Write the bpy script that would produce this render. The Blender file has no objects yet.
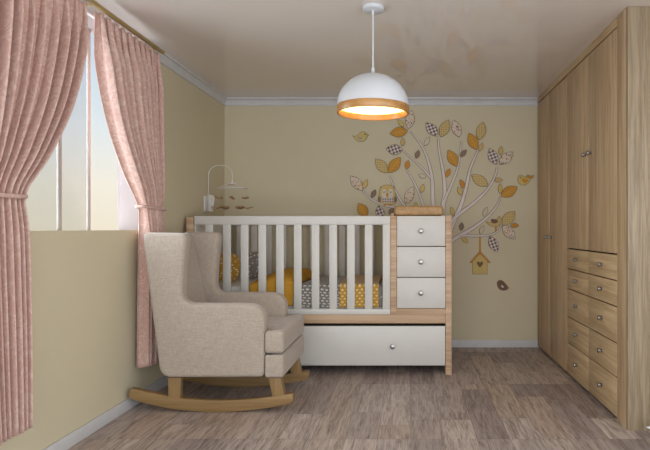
import bpy, bmesh, math, random
from mathutils import Vector
from mathutils.geometry import delaunay_2d_cdt
random.seed(7)
PI = math.pi
SC = bpy.context.scene
COL = SC.collection

# ------------------------------------------------------------------ measured frame
F = 555.0            # focal length in pixels of the 650 px wide frame
VX, VY = 408.5, 228.9
EYE = 1.0658
BACK = 5.0           # distance of the back wall
CEIL = 2.2424
LEFT = -1.6577       # left wall
FACE = 1.1577        # front of the wardrobe doors
RIGHT = 1.78
NEAR = -0.9

def at(px, py, Y):
    return Vector(((px - VX) * Y / F, Y, EYE + (VY - py) * Y / F))

# ------------------------------------------------------------------ materials
def s2l(c):
    return tuple(((v / 255) / 12.92 if v / 255 <= 0.04045 else ((v / 255 + 0.055) / 1.055) ** 2.4) for v in c) + (1,)

class NT:
    def __init__(self, name):
        self.m = bpy.data.materials.new(name)
        self.m.use_nodes = True
        self.t = self.m.node_tree
        self.b = self.t.nodes['Principled BSDF']
        self.out = self.t.nodes['Material Output']
    def n(self, kind, **kw):
        nd = self.t.nodes.new(kind)
        for k, v in kw.items():
            if k.startswith('i_'):
                key = k[2:]
                nd.inputs[int(key) if key.isdigit() else key].default_value = v
            else:
                setattr(nd, k, v)
        return nd
    def l(self, a, b):
        self.t.links.new(a, b)
    def coords(self, scale=(1, 1, 1), rot=(0, 0, 0), rand=False):
        tc = self.n('ShaderNodeTexCoord')
        mp = self.n('ShaderNodeMapping')
        mp.inputs['Scale'].default_value = scale
        mp.inputs['Rotation'].default_value = rot
        self.l(tc.outputs['Object'], mp.inputs['Vector'])
        if rand:
            oi = self.n('ShaderNodeObjectInfo')
            ml = self.n('ShaderNodeMath', operation='MULTIPLY'); ml.inputs[1].default_value = 37.0
            self.l(oi.outputs['Random'], ml.inputs[0])
            self.l(ml.outputs[0], mp.inputs['Location'])
        return mp.outputs['Vector']
    def noise(self, vec, scale, detail=3, rough=0.5, dist=0.0):
        nd = self.n('ShaderNodeTexNoise')
        nd.inputs['Scale'].default_value = scale
        nd.inputs['Detail'].default_value = detail
        nd.inputs['Roughness'].default_value = rough
        nd.inputs['Distortion'].default_value = dist
        self.l(vec, nd.inputs['Vector'])
        return nd.outputs['Fac']
    def ramp(self, fac, stops, interp='LINEAR'):
        r = self.n('ShaderNodeValToRGB')
        r.color_ramp.interpolation = interp
        els = r.color_ramp.elements
        els[0].position, els[0].color = stops[0][0], stops[0][1]
        els[1].position, els[1].color = stops[-1][0], stops[-1][1]
        for p, c in stops[1:-1]:
            e = els.new(p); e.color = c
        self.l(fac, r.inputs['Fac'])
        return r.outputs['Color']
    def mix(self, fac, a, b, mode='MIX'):
        m = self.n('ShaderNodeMix', data_type='RGBA', blend_type=mode)
        for sock, v in ((m.inputs[0], fac), (m.inputs[6], a), (m.inputs[7], b)):
            if isinstance(v, (tuple, float, int)):
                sock.default_value = v
            else:
                self.l(v, sock)
        return m.outputs[2]
    def math(self, op, a, b=None, c=None):
        m = self.n('ShaderNodeMath', operation=op)
        for i, v in enumerate((a, b, c)):
            if v is None: continue
            if isinstance(v, (float, int)): m.inputs[i].default_value = v
            else: self.l(v, m.inputs[i])
        return m.outputs[0]
    def color(self, c):
        if isinstance(c, tuple): self.b.inputs['Base Color'].default_value = c
        else: self.l(c, self.b.inputs['Base Color'])
    def set(self, rough=0.5, spec=0.5, metal=0.0, sheen=0.0):
        self.b.inputs['Roughness'].default_value = rough
        self.b.inputs['Specular IOR Level'].default_value = spec
        self.b.inputs['Metallic'].default_value = metal
        self.b.inputs['Sheen Weight'].default_value = sheen
    def bump(self, h, strength=0.2, dist=0.01):
        b = self.n('ShaderNodeBump')
        b.inputs['Strength'].default_value = strength
        b.inputs['Distance'].default_value = dist
        self.l(h, b.inputs['Height'])
        self.l(b.outputs['Normal'], self.b.inputs['Normal'])

def plain(name, rgb, rough=0.5, spec=0.4, metal=0.0, var=0.04):
    t = NT(name)
    c = s2l(rgb)
    v = t.coords((1, 1, 1))
    f = t.noise(v, 9, 3)
    lo = tuple(x * (1 - var) for x in c[:3]) + (1,)
    hi = tuple(min(1, x * (1 + var)) for x in c[:3]) + (1,)
    t.color(t.ramp(f, [(0.3, lo), (0.7, hi)]))
    t.set(rough, spec, metal)
    return t.m

def wood(name, light, dark, axis='Z', k=1.0, rough=0.45, spec=0.3, fine=0.8):
    """grain runs along axis"""
    t = NT(name)
    sc = {'X': (1.3, 24, 24), 'Y': (24, 1.3, 24), 'Z': (24, 24, 1.3), 'B': (2, 1.2, 30)}[axis]
    v = t.coords(tuple(s * k for s in sc), rand=True)
    f1 = t.noise(v, 1.0, 6, 0.6, 0.6)
    sc2 = {'X': (3, 85, 85), 'Y': (85, 3, 85), 'Z': (85, 85, 3), 'B': (5, 3, 80)}[axis]
    f2 = t.noise(t.coords(tuple(s * k for s in sc2), rand=True), 1.0, 4, 0.65)
    mixf = t.math('ADD', t.math('MULTIPLY', f1, 1 - 0.55 * fine), t.math('MULTIPLY', f2, 0.55 * fine))
    L, D = s2l(light), s2l(dark)
    t.color(t.ramp(mixf, [(0.34, D), (0.5, tuple((a + b) / 2 for a, b in zip(L, D))), (0.64, L)]))
    t.set(rough, spec)
    t.bump(f2, 0.08, 0.003)
    return t.m

def wall_paint(name, rgb):
    t = NT(name)
    v = t.coords()
    f = t.noise(v, 2.2, 4, 0.6)
    c = s2l(rgb)
    t.color(t.ramp(f, [(0.3, tuple(x * .965 for x in c[:3]) + (1,)), (0.7, c)]))
    t.set(0.75, 0.2)
    t.bump(t.noise(v, 260, 2), 0.05, 0.002)
    return t.m

def floor_mat():
    t = NT('laminate_floor')
    tc = t.n('ShaderNodeTexCoord')
    mp = t.n('ShaderNodeMapping')
    mp.inputs['Rotation'].default_value = (0, 0, PI / 2)
    mp.inputs['Location'].default_value = (0.17, 0.03, 0)
    t.l(tc.outputs['Object'], mp.inputs['Vector'])
    sep = t.n('ShaderNodeSeparateXYZ'); t.l(tc.outputs['Object'], sep.inputs[0])
    W, Lg = 0.168, 0.995
    xs_ = t.math('DIVIDE', t.math('ADD', sep.outputs['X'], -0.012), W)
    col = t.math('FLOOR', xs_)
    along = t.math('DIVIDE', t.math('ADD', sep.outputs['Y'], 0.170), Lg)
    row0 = t.math('FLOOR', along)
    cb0 = t.n('ShaderNodeCombineXYZ'); t.l(col, cb0.inputs[0]); t.l(row0, cb0.inputs[1])
    wn = t.n('ShaderNodeTexWhiteNoise', noise_dimensions='3D'); t.l(cb0.outputs[0], wn.inputs['Vector'])
    split = t.math('ADD', t.math('MULTIPLY', wn.outputs['Value'], 0.8), 0.1)
    fy = t.math('FRACT', along)
    row = t.math('ADD', t.math('MULTIPLY', row0, 2.0), t.math('GREATER_THAN', fy, split))
    cb = t.n('ShaderNodeCombineXYZ'); t.l(col, cb.inputs[0]); t.l(row, cb.inputs[1]); cb.inputs[2].default_value = 3.3
    wn2 = t.n('ShaderNodeTexWhiteNoise', noise_dimensions='3D'); t.l(cb.outputs[0], wn2.inputs['Vector'])
    tone = wn2.outputs['Value']
    base = t.ramp(tone, [(0.0, s2l((146, 132, 127))), (0.2, s2l((164, 150, 142))), (0.45, s2l((176, 162, 154))),
                         (0.7, s2l((174, 156, 142))), (0.88, s2l((186, 172, 163))), (1.0, s2l((156, 141, 132)))])
    # grain
    mp2 = t.n('ShaderNodeMapping'); mp2.inputs['Scale'].default_value = (26, 2.2, 1)
    t.l(tc.outputs['Object'], mp2.inputs['Vector'])
    off = t.n('ShaderNodeVectorMath', operation='MULTIPLY_ADD')
    t.l(wn2.outputs['Color'], off.inputs[0]); off.inputs[1].default_value = (30, 30, 30); t.l(mp2.outputs[0], off.inputs[2])
    g1 = t.noise(off.outputs[0], 1.0, 8, 0.68, 1.4)
    mp3 = t.n('ShaderNodeMapping'); mp3.inputs['Scale'].default_value = (190, 9, 1)
    t.l(tc.outputs['Object'], mp3.inputs['Vector'])
    g2 = t.noise(mp3.outputs[0], 1.0, 3, 0.6, 0.4)
    g = t.math('ADD', t.math('MULTIPLY', g1, 0.6), t.math('MULTIPLY', g2, 0.4))
    gr = t.ramp(g, [(0.36, (0.36, 0.32, 0.29, 1)), (0.45, (0.70, 0.67, 0.65, 1)), (0.52, (0.98, 0.97, 0.96, 1)), (0.63, (1.24, 1.24, 1.24, 1))])
    c = t.mix(1.0, base, gr, 'MULTIPLY')
    # seams
    fx = t.math('FRACT', xs_)
    ex = t.math('MINIMUM', fx, t.math('SUBTRACT', 1.0, fx))
    ey = t.math('MULTIPLY', t.math('MINIMUM', t.math('MINIMUM', fy, t.math('SUBTRACT', 1.0, fy)), t.math('ABSOLUTE', t.math('SUBTRACT', fy, split))), Lg / W)
    e = t.math('MINIMUM', ex, ey)
    seam = t.math('LESS_THAN', e, 0.010)
    c = t.mix(t.math('MULTIPLY', seam, 0.45), c, s2l((70, 58, 52)))
    t.color(c)
    rr = t.math('ADD', t.math('MULTIPLY', g1, 0.2), 0.30)
    t.l(rr, t.b.inputs['Roughness'])
    t.b.inputs['Specular IOR Level'].default_value = 0.3
    t.bump(g2, 0.06, 0.002)
    return t.m

def linen(name, a, b):
    t = NT(name)
    f1 = t.noise(t.coords((30, 30, 460)), 1.0, 3, 0.6)
    f2 = t.noise(t.coords((460, 460, 30)), 1.0, 3, 0.6)
    f3 = t.noise(t.coords(), 420, 2)
    f = t.math('ADD', t.math('MULTIPLY', f1, 0.4), t.math('ADD', t.math('MULTIPLY', f2, 0.4), t.math('MULTIPLY', f3, 0.2)))
    t.color(t.ramp(f, [(0.36, s2l(b)), (0.62, s2l(a))]))
    t.set(0.9, 0.15, sheen=0.25)
    t.bump(f, 0.25, 0.003)
    return t.m

def curtain_mat():
    t = NT('rose_damask')
    v = t.coords((1, 1, 0.75))
    n1 = t.noise(v, 16, 3, 0.6, 2.2)
    n2 = t.noise(v, 38, 3, 0.6, 1.2)
    band = t.math('ABSOLUTE', t.math('SUBTRACT', n1, 0.5))
    line = t.ramp(band, [(0.0, (1, 1, 1, 1)), (0.12, (0, 0, 0, 1))])
    f = t.math('ADD', t.math('MULTIPLY', line, 0.45), t.math('MULTIPLY', n2, 0.6))
    col = t.ramp(f, [(0.12, s2l((223, 196, 181))), (0.42, s2l((213, 179, 164))), (0.85, s2l((199, 156, 141)))])
    t.color(col)
    t.set(0.8, 0.2, sheen=0.2)
    # a little daylight comes through the cloth
    tr = t.n('ShaderNodeBsdfTranslucent'); t.l(col, tr.inputs['Color'])
    mx = t.n('ShaderNodeMixShader'); mx.inputs[0].default_value = 0.08
    t.l(t.b.outputs[0], mx.inputs[1]); t.l(tr.outputs[0], mx.inputs[2])
    t.l(mx.outputs[0], t.out.inputs['Surface'])
    return t.m

def glass_mat(name, tint, gloss=0.06):
    t = NT(name)
    t.t.nodes.remove(t.b)
    tr = t.n('ShaderNodeBsdfTransparent'); tr.inputs['Color'].default_value = tint
    gl = t.n('ShaderNodeBsdfGlossy'); gl.inputs['Roughness'].default_value = 0.02
    mx = t.n('ShaderNodeMixShader'); mx.inputs[0].default_value = gloss
    t.l(tr.outputs[0], mx.inputs[1]); t.l(gl.outputs[0], mx.inputs[2])
    t.l(mx.outputs[0], t.out.inputs['Surface'])
    return t.m

def emit_mat(name, col, strength):
    t = NT(name)
    t.color((0.8, 0.78, 0.7, 1))
    t.b.inputs['Emission Color'].default_value = col
    t.b.inputs['Emission Strength'].default_value = strength
    return t.m

def wave_axis(t, vec, comp, freq):
    sep = t.n('ShaderNodeSeparateXYZ'); t.l(vec, sep.inputs[0])
    return t.math('SINE', t.math('MULTIPLY', sep.outputs[comp], freq * 2 * PI))

def gingham(name, light, dark, cell, ang=0.35):
    t = NT(name)
    v = t.coords(rot=(0, ang, 0))
    a = t.math('GREATER_THAN', wave_axis(t, v, 0, 1 / cell), -0.05)
    b = t.math('GREATER_THAN', wave_axis(t, v, 2, 1 / cell), -0.05)
    f = t.math('MULTIPLY', t.math('ADD', a, b), 0.5)
    t.color(t.ramp(f, [(0.0, s2l(light)), (0.5, s2l(tuple((2 * x + y) / 3 for x, y in zip(light, dark)))), (1.0, s2l(dark))]))
    t.set(0.7, 0.2)
    return t.m

def hatched(name, light, dark, cell):
    t = NT(name)
    v = t.coords(rot=(0, PI / 4, 0))
    a = wave_axis(t, v, 0, 1 / cell); b = wave_axis(t, v, 2, 1 / cell)
    f = t.math('ADD', t.math('MULTIPLY', t.math('MULTIPLY', a, b), 0.5), 0.5)
    t.color(t.ramp(f, [(0.4, s2l(light)), (0.62, s2l(dark))]))
    t.set(0.7, 0.2)
    return t.m

def speckled(name, base, spots, scale):
    t = NT(name)
    v = t.coords((1, 0.0, 1))
    vo = t.n('ShaderNodeTexVoronoi'); vo.inputs['Scale'].default_value = scale; t.l(v, vo.inputs['Vector'])
    sep = t.n('ShaderNodeSeparateColor'); t.l(vo.outputs['Color'], sep.inputs[0])
    n = len(spots)
    sp = t.ramp(sep.outputs[0], [(i / n, s2l(c)) for i, c in enumerate(spots)], 'CONSTANT')
    inside = t.math('LESS_THAN', vo.outputs['Distance'], 0.40)
    t.color(t.mix(inside, s2l(base), sp))
    t.set(0.7, 0.2)
    return t.m

def dashed(name, base, dash, scale, thr=0.26, stretch=(1, 1, 1), rnd=1.0):
    t = NT(name)
    v = t.coords(stretch)
    vo = t.n('ShaderNodeTexVoronoi'); vo.inputs['Scale'].default_value = scale
    vo.inputs['Randomness'].default_value = rnd
    t.l(v, vo.inputs['Vector'])
    inside = t.math('LESS_THAN', vo.outputs['Distance'], thr)
    n = t.noise(t.coords(), 60, 3)
    c0 = s2l(base)
    bc = t.ramp(n, [(0.3, tuple(x * .85 for x in c0[:3]) + (1,)), (0.7, c0)])
    t.color(t.mix(inside, bc, s2l(dash)))
    t.set(0.85, 0.15, sheen=0.2)
    return t.m

def squares(name, base, dash, cu, cv, wu, wv, jitter=0.0):
    """staggered blocks printed on a bedspread: u across (object x), v along y+z"""
    t = NT(name)
    tc = t.n('ShaderNodeTexCoord')
    sep = t.n('ShaderNodeSeparateXYZ'); t.l(tc.outputs['Object'], sep.inputs[0])
    s = t.math('SUBTRACT', sep.outputs['Z'], sep.outputs['Y'])
    vv = t.math('DIVIDE', s, cv)
    row = t.math('FLOOR', vv)
    wn = t.n('ShaderNodeTexWhiteNoise', noise_dimensions='1D'); t.l(row, wn.inputs['W'])
    sh = t.math('MULTIPLY', t.math('MODULO', row, 2.0), 0.5)
    if jitter: sh = t.math('ADD', sh, t.math('MULTIPLY', wn.outputs['Value'], jitter))
    uu = t.math('ADD', t.math('DIVIDE', sep.outputs['X'], cu), sh)
    fu = t.math('ABSOLUTE', t.math('SUBTRACT', t.math('FRACT', uu), 0.5))
    fv = t.math('ABSOLUTE', t.math('SUBTRACT', t.math('FRACT', vv), 0.5))
    ins = t.math('MULTIPLY', t.math('LESS_THAN', fu, wu / 2), t.math('LESS_THAN', fv, wv / 2))
    t.color(t.mix(ins, s2l(base), s2l(dash)))
    t.set(0.88, 0.15, sheen=0.2)
    return t.m

M = {}
M['wall'] = wall_paint('wall_paint', (208, 197, 167))
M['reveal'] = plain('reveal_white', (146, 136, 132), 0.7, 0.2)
M['white_trim'] = plain('trim_white', (204, 203, 201), 0.5, 0.3)
M['floor'] = floor_mat()
def ceiling_mat():
    t = NT('ceiling_gloss')
    f = t.noise(t.coords(), 1.5, 2)
    c = s2l((222, 213, 204))
    t.color(t.ramp(f, [(0.3, tuple(x * .97 for x in c[:3]) + (1,)), (0.7, c)]))
    t.set(0.03, 1.0)
    return t.m
M['ceiling'] = ceiling_mat()
M['oak_z'] = wood('wardrobe_oak_vertical', (206, 180, 144), (156, 128, 94), 'Z')
M['oak_y'] = wood('wardrobe_oak_horizontal', (206, 181, 142), (158, 130, 94), 'Y')
M['gap'] = plain('gap_shade', (34, 26, 20), 0.8, 0.1)  # near-black paint stands in for shade in gaps and recesses
M['crib_wood'] = wood('crib_beech', (200, 171, 138), (168, 136, 104), 'X', 0.7)
M['crib_wood_post'] = wood('crib_beech_banded', (208, 180, 148), (164, 128, 98), 'B', 1.0)
M['crib_white'] = plain('crib_white_lacquer', (203, 199, 190), 0.35, 0.4, var=0.02)
M['rocker'] = wood('rocker_oak', (156, 126, 84), (120, 92, 56), 'X', 0.8)
M['leg'] = wood('rocker_leg_oak', (158, 128, 86), (124, 96, 58), 'Z', 0.8)
M['linen'] = linen('cream_linen', (186, 172, 156), (150, 136, 121))
M['curtain'] = curtain_mat()
M['rail'] = plain('rail_brass', (170, 146, 92), 0.4, 0.5, 0.3)
M['chrome'] = plain('satin_chrome', (158, 155, 152), 0.28, 0.5, 1.0, 0.01)
M['lamp_white'] = plain('lamp_white', (206, 208, 210), 0.4, 0.4, var=0.01)
M['lamp_wood'] = wood('lamp_band_oak', (196, 146, 86), (156, 110, 60), 'X', 0.8, 0.3, 0.5)
M['diffuser'] = emit_mat('lamp_diffuser', (1.0, 0.62, 0.19, 1), 5.2)
M['glass'] = glass_mat('tinted_pane', (0.86, 0.87, 0.87, 1), 0.03)
M['glass_clear'] = glass_mat('clear_pane', (0.985, 0.985, 0.98, 1), 0.01)
M['sash'] = plain('sash_aluminium', (178, 168, 160), 0.45, 0.4)
M['pad'] = wood('pad_tan', (192, 156, 108), (150, 114, 74), 'Y', 1.4)
M['mattress'] = plain('mattress_white', (205, 202, 196), 0.85, 0.1)
M['must'] = plain('mustard_cloth', (184, 136, 46), 0.85, 0.15, var=0.12)
M['must_trim'] = plain('tan_backing', (206, 172, 104), 0.85, 0.15)
M['p_must'] = dashed('mustard_dash', (192, 146, 58), (226, 212, 176), 48, 0.33)
M['p_grey'] = dashed('grey_dash', (146, 138, 130), (216, 210, 200), 48, 0.36)
M['b_grey'] = squares('grey_block_print', (118, 114, 108), (204, 198, 186), 0.036, 0.020, 0.55, 0.44, 0.37)
M['b_must'] = squares('mustard_block_print', (180, 136, 50), (210, 196, 158), 0.036, 0.022, 0.42, 0.45)
M['b_dot'] = squares('grey_dot_print', (128, 122, 116), (206, 200, 190), 0.05, 0.05, 0.2, 0.2)
M['dark_trim'] = plain('dark_piping', (70, 60, 52), 0.8, 0.1)
M['mob_white'] = plain('mobile_white', (216, 212, 204), 0.4, 0.4)
M['mob_brown'] = plain('mobile_felt', (164, 132, 96), 0.8, 0.15)
M['thread'] = plain('thread_grey', (190, 184, 172), 0.8, 0.1)
# wall decals
M['branch'] = plain('decal_branch', (216, 206, 198), 0.6, 0.2)
M['edge'] = plain('decal_edge_shade', (134, 112, 84), 0.6, 0.2)  # brown rim painted in for shading round the cutout edges
M['l_mustard'] = plain('decal_mustard', (196, 140, 50), 0.6, 0.2)
M['vein'] = plain('decal_vein', (208, 168, 96), 0.6, 0.2)
M['l_orange'] = plain('decal_orange', (196, 136, 56), 0.6, 0.2)
M['l_yellow'] = plain('decal_yellow', (202, 176, 108), 0.6, 0.2)
M['l_tan'] = plain('decal_tan', (198, 170, 112), 0.6, 0.2)
M['l_pale'] = plain('decal_pale', (206, 190, 166), 0.6, 0.2)
M['l_brown'] = plain('decal_brown', (136, 116, 98), 0.6, 0.2)
M['l_gingham'] = gingham('decal_gingham', (222, 212, 204), (96, 74, 64), 0.029)
M['l_hatch'] = hatched('decal_hatched', (210, 188, 132), (178, 150, 92), 0.022)
M['l_speck'] = speckled('decal_speckled', (214, 198, 182), [(206, 170, 70), (120, 96, 90), (196, 170, 110), (140, 112, 96), (204, 160, 80)], 62)
M['bird_yellow'] = plain('decal_bird_yellow', (200, 180, 112), 0.6, 0.2)
M['bird_grey'] = plain('decal_bird_grey', (172, 156, 140), 0.6, 0.2)
M['bird_brown'] = plain('decal_bird_brown', (118, 90, 72), 0.6, 0.2)
M['cream'] = plain('decal_cream', (212, 202, 184), 0.6, 0.2)
M['plaid'] = gingham('decal_plaid', (214, 204, 192), (150, 128, 112), 0.022, 0.0)
M['ink'] = plain('decal_ink', (60, 48, 42), 0.6, 0.2)

# ------------------------------------------------------------------ mesh helpers
def catmull(pts, seg=8):
    pts = [Vector(p) for p in pts]
    if len(pts) < 3: 
        out = []
        for i in range(seg + 1): out.append(pts[0].lerp(pts[-1], i / seg))
        return out
    P = [pts[0] * 2 - pts[1]] + pts + [pts[-1] * 2 - pts[-2]]
    out = []
    for i in range(1, len(P) - 2):
        p0, p1, p2, p3 = P[i - 1:i + 3]
        for k in range(seg):
            u = k / seg
            out.append(0.5 * ((2 * p1) + (p2 - p0) * u + (2 * p0 - 5 * p1 + 4 * p2 - p3) * u * u + (3 * p1 - p0 - 3 * p2 + p3) * u ** 3))
    out.append(pts[-1].copy())
    return out

def fillet(poly, radii, seg=6):
    """round the corners of a closed 2D polygon"""
    out = []
    n = len(poly)
    for i in range(n):
        p, a, b = Vector(poly[i]), Vector(poly[i - 1]), Vector(poly[(i + 1) % n])
        r = radii[i] if isinstance(radii, (list, tuple)) else radii
        if r <= 0: out.append(p); continue
        d1, d2 = (a - p).normalized(), (b - p).normalized()
        ang = d1.angle(d2)
        L = min(r / math.tan(ang / 2), 0.48 * (a - p).length, 0.48 * (b - p).length)
        p1, p2 = p + d1 * L, p + d2 * L
        for k in range(seg + 1):
            u = k / seg
            out.append(p1 * (1 - u) ** 2 + p * 2 * u * (1 - u) + p2 * u * u)
    return out

def offset(poly, d):
    """inset a CCW closed polygon by d (dense outlines)"""
    n = len(poly); out = []
    for i in range(n):
        a, p, b = poly[i - 1], poly[i], poly[(i + 1) % n]
        e1, e2 = (p - a), (b - p)
        if e1.length < 1e-9: e1 = e2
        if e2.length < 1e-9: e2 = e1
        n1 = Vector((-e1.y, e1.x)).normalized(); n2 = Vector((-e2.y, e2.x)).normalized()
        m = n1 + n2
        m = m.normalized() if m.length > 1e-6 else n1
        out.append(p + m * d / max(0.5, m.dot(n1)))
    return out

def ccw(poly):
    poly = [Vector(p) for p in poly]
    a = sum(poly[i - 1].x * poly[i].y - poly[i].x * poly[i - 1].y for i in range(len(poly)))
    return poly if a > 0 else poly[::-1]

class MB:
    def __init__(self):
        self.v = []; self.f = []; self.mi = []
    def add(self, verts, faces, mi=0):
        o = len(self.v)
        self.v += [Vector(p) for p in verts]
        self.f += [tuple(i + o for i in f) for f in faces]
        self.mi += [mi] * len(faces)
        return self
    def box(self, x0, x1, y0, y1, z0, z1, r=0.0, seg=2, mi=0):
        if r <= 0:
            v = [(x, y, z) for z in (z0, z1) for y in (y0, y1) for x in (x0, x1)]
            return self.add(v, [(0, 2, 3, 1), (4, 5, 7, 6), (0, 1, 5, 4), (2, 6, 7, 3), (0, 4, 6, 2), (1, 3, 7, 5)], mi)
        bm = bmesh.new()
        bmesh.ops.create_cube(bm, size=1)
        for w in bm.verts:
            w.co = Vector((x0 + (w.co.x + .5) * (x1 - x0), y0 + (w.co.y + .5) * (y1 - y0), z0 + (w.co.z + .5) * (z1 - z0)))
        bmesh.ops.bevel(bm, geom=list(bm.edges), offset=r, segments=seg, affect='EDGES', profile=0.5)
        bm.verts.index_update()
        self.add([w.co.copy() for w in bm.verts], [tuple(w.index for w in f.verts) for f in bm.faces], mi)
        bm.free(); return self
    def prism(self, poly, a, b, plane='XZ', r=0.0, seg=4, mi=0, crown=0.0):
        """2D outline extruded from a to b along the axis left over; r rounds the rims"""
        poly = ccw(poly)
        def put(p, h):
            if plane == 'XZ': return Vector((p.x, h, p.y))
            if plane == 'XY': return Vector((p.x, p.y, h))
            return Vector((h, p.x, p.y))
        layers = []
        if r > 0:
            for k in range(seg + 1):
                th = PI / 2 * k / seg
                layers.append((r * (1 - math.sin(th)), a + r * (1 - math.cos(th))))
            for k in range(seg, -1, -1):
                th = PI / 2 * k / seg
                layers.append((r * (1 - math.sin(th)), b - r * (1 - math.cos(th))))
        else:
            layers = [(0, a), (0, b)]
        n = len(poly); vs = []; fs = []
        for ins, h in layers:
            pp = offset(poly, ins) if ins > 1e-9 else poly
            vs += [put(p, h) for p in pp]
        for L in range(len(layers) - 1):
            for i in range(n):
                j = (i + 1) % n
                fs.append((L * n + i, L * n + j, (L + 1) * n + j, (L + 1) * n + i))
        rim = offset(poly, layers[0][0]) if layers[0][0] > 1e-9 else poly
        if n > 8:
            cv, ce, cf, ov, oe, of = delaunay_2d_cdt(rim, [], [list(range(n))], 1, 1e-7)
            tris = [tuple(ov[i][0] for i in f if ov[i]) for f in cf]
            tris = [f for f in tris if len(set(f)) >= 3]
        else:
            tris = [tuple(range(n))]
        fs += [f[::-1] for f in tris]
        fs += [tuple((len(layers) - 1) * n + i for i in f) for f in tris]
        return self.add(vs, fs, mi)
    def lathe(self, prof, c=(0, 0, 0), axis='Z', n=48, mi=0, cap=True):
        vs = []; fs = []
        for r, h in prof:
            for i in range(n):
                a = 2 * PI * i / n
                u, w = r * math.cos(a), r * math.sin(a)
                p = {'Z': (u, w, h), 'Y': (u, h, w), 'X': (h, u, w)}[axis]
                vs.append(Vector(c) + Vector(p))
        for k in range(len(prof) - 1):
            for i in range(n):
                j = (i + 1) % n
                fs.append((k * n + i, k * n + j, (k + 1) * n + j, (k + 1) * n + i))
        if cap:
            if prof[0][0] > 1e-6: fs.append(tuple(range(n))[::-1])
            if prof[-1][0] > 1e-6: fs.append(tuple((len(prof) - 1) * n + i for i in range(n)))
        return self.add(vs, fs, mi)
    def tube(self, pts, r, n=10, mi=0):
        pts = [Vector(p) for p in pts]
        vs = []; fs = []; up = None
        for i, p in enumerate(pts):
            d = (pts[min(i + 1, len(pts) - 1)] - pts[max(i - 1, 0)]).normalized()
            if up is None:
                up = d.cross(Vector((0, 0, 1))) if abs(d.z) < 0.9 else d.cross(Vector((1, 0, 0)))
            up = (up - d * up.dot(d)).normalized()
            w = d.cross(up)
            rr = r[i] if isinstance(r, (list, tuple)) else r
            for k in range(n):
                a = 2 * PI * k / n
                vs.append(p + (up * math.cos(a) + w * math.sin(a)) * rr)
        for i in range(len(pts) - 1):
            for k in range(n):
                j = (k + 1) % n
                fs.append((i * n + k, i * n + j, (i + 1) * n + j, (i + 1) * n + k))
        fs.append(tuple(range(n))[::-1]); fs.append(tuple((len(pts) - 1) * n + k for k in range(n)))
        return self.add(vs, fs, mi)
    def grid(self, fn, nu, nv, mi=0):
        vs = [fn(i / nu, j / nv) for j in range(nv + 1) for i in range(nu + 1)]
        fs = [(j * (nu + 1) + i, j * (nu + 1) + i + 1, (j + 1) * (nu + 1) + i + 1, (j + 1) * (nu + 1) + i) for j in range(nv) for i in range(nu)]
        return self.add(vs, fs, mi)
    def build(self, name, mats, parent=None, smooth=True, angle=35, weld=True):
        me = bpy.data.meshes.new(name)
        o = bpy.data.objects.new(name, me)
        COL.objects.link(o)
        org = Vector((0, 0, 0))
        if parent is not None:
            q = parent
            while q is not None:
                org += q.location; q = q.parent
        me.from_pydata([tuple(p - org) for p in self.v], [], self.f)
        if not isinstance(mats, (list, tuple)): mats = [mats]
        for m in mats: me.materials.append(m)
        me.polygons.foreach_set('material_index', self.mi)
        bm = bmesh.new(); bm.from_mesh(me)
        if weld: bmesh.ops.remove_doubles(bm, verts=bm.verts, dist=1e-6)
        bmesh.ops.recalc_face_normals(bm, faces=bm.faces)
        bm.to_mesh(me); bm.free()
        if smooth:
            me.polygons.foreach_set('use_smooth', [True] * len(me.polygons))
            me.set_sharp_from_angle(angle=math.radians(angle))
        me.update()
        if parent is not None: o.parent = parent
        return o

def tag(o, label, cat, group=None):
    o['label'] = label; o['category'] = cat
    if group: o['group'] = group
    return o
def thing(name, label, cat, loc=(0, 0, 0), group=None):
    o = bpy.data.objects.new(name, None); o.empty_display_size = 0.1
    COL.objects.link(o); o.location = loc
    return tag(o, label, cat, group)
def struct(o, label, cat):
    o['kind'] = 'structure'; return tag(o, label, cat)
def lab(o, text):
    o['label'] = text; return o

# ------------------------------------------------------------------ room shell
TW = 0.16                                   # wall thickness at the window
WY0, WY1, WZ0, WZ1 = 1.95, 3.472, 1.0585, 2.19
m = MB().box(LEFT - TW, 2.2, NEAR, BACK + 0.12, -0.1, 0.0)
struct(m.build('floor', M['floor'], smooth=False), 'grey brown wood laminate floor', 'floor')
m = MB().box(LEFT - TW, 2.2, NEAR, BACK + 0.12, CEIL, CEIL + 0.1)
struct(m.build('ceiling', M['ceiling'], smooth=False), 'glossy beige ceiling', 'ceiling')
m = MB().box(LEFT - TW, 2.2, BACK, BACK + 0.12, 0, CEIL)
struct(m.build('wall_back', M['wall'], smooth=False), 'beige wall behind the crib', 'wall')
m = MB()
m.box(LEFT - TW, LEFT, NEAR, BACK, 0, WZ0)
m.box(LEFT - TW, LEFT, NEAR, BACK, WZ1, CEIL)
m.box(LEFT - TW, LEFT, NEAR, WY0, WZ0, WZ1)
m.box(LEFT - TW, LEFT, WY1, BACK, WZ0, WZ1)
struct(m.build('wall_left', M['wall'], smooth=False, weld=False), 'beige wall with the window and pink curtains', 'wall')
m = MB().box(RIGHT, RIGHT + 0.12, 1.75, BACK, 0, CEIL)  # stops short: side and rear left open, unseen, to let boosted sky in
struct(m.build('wall_right', M['wall'], smooth=False), 'beige wall behind the wardrobe', 'wall')
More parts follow.
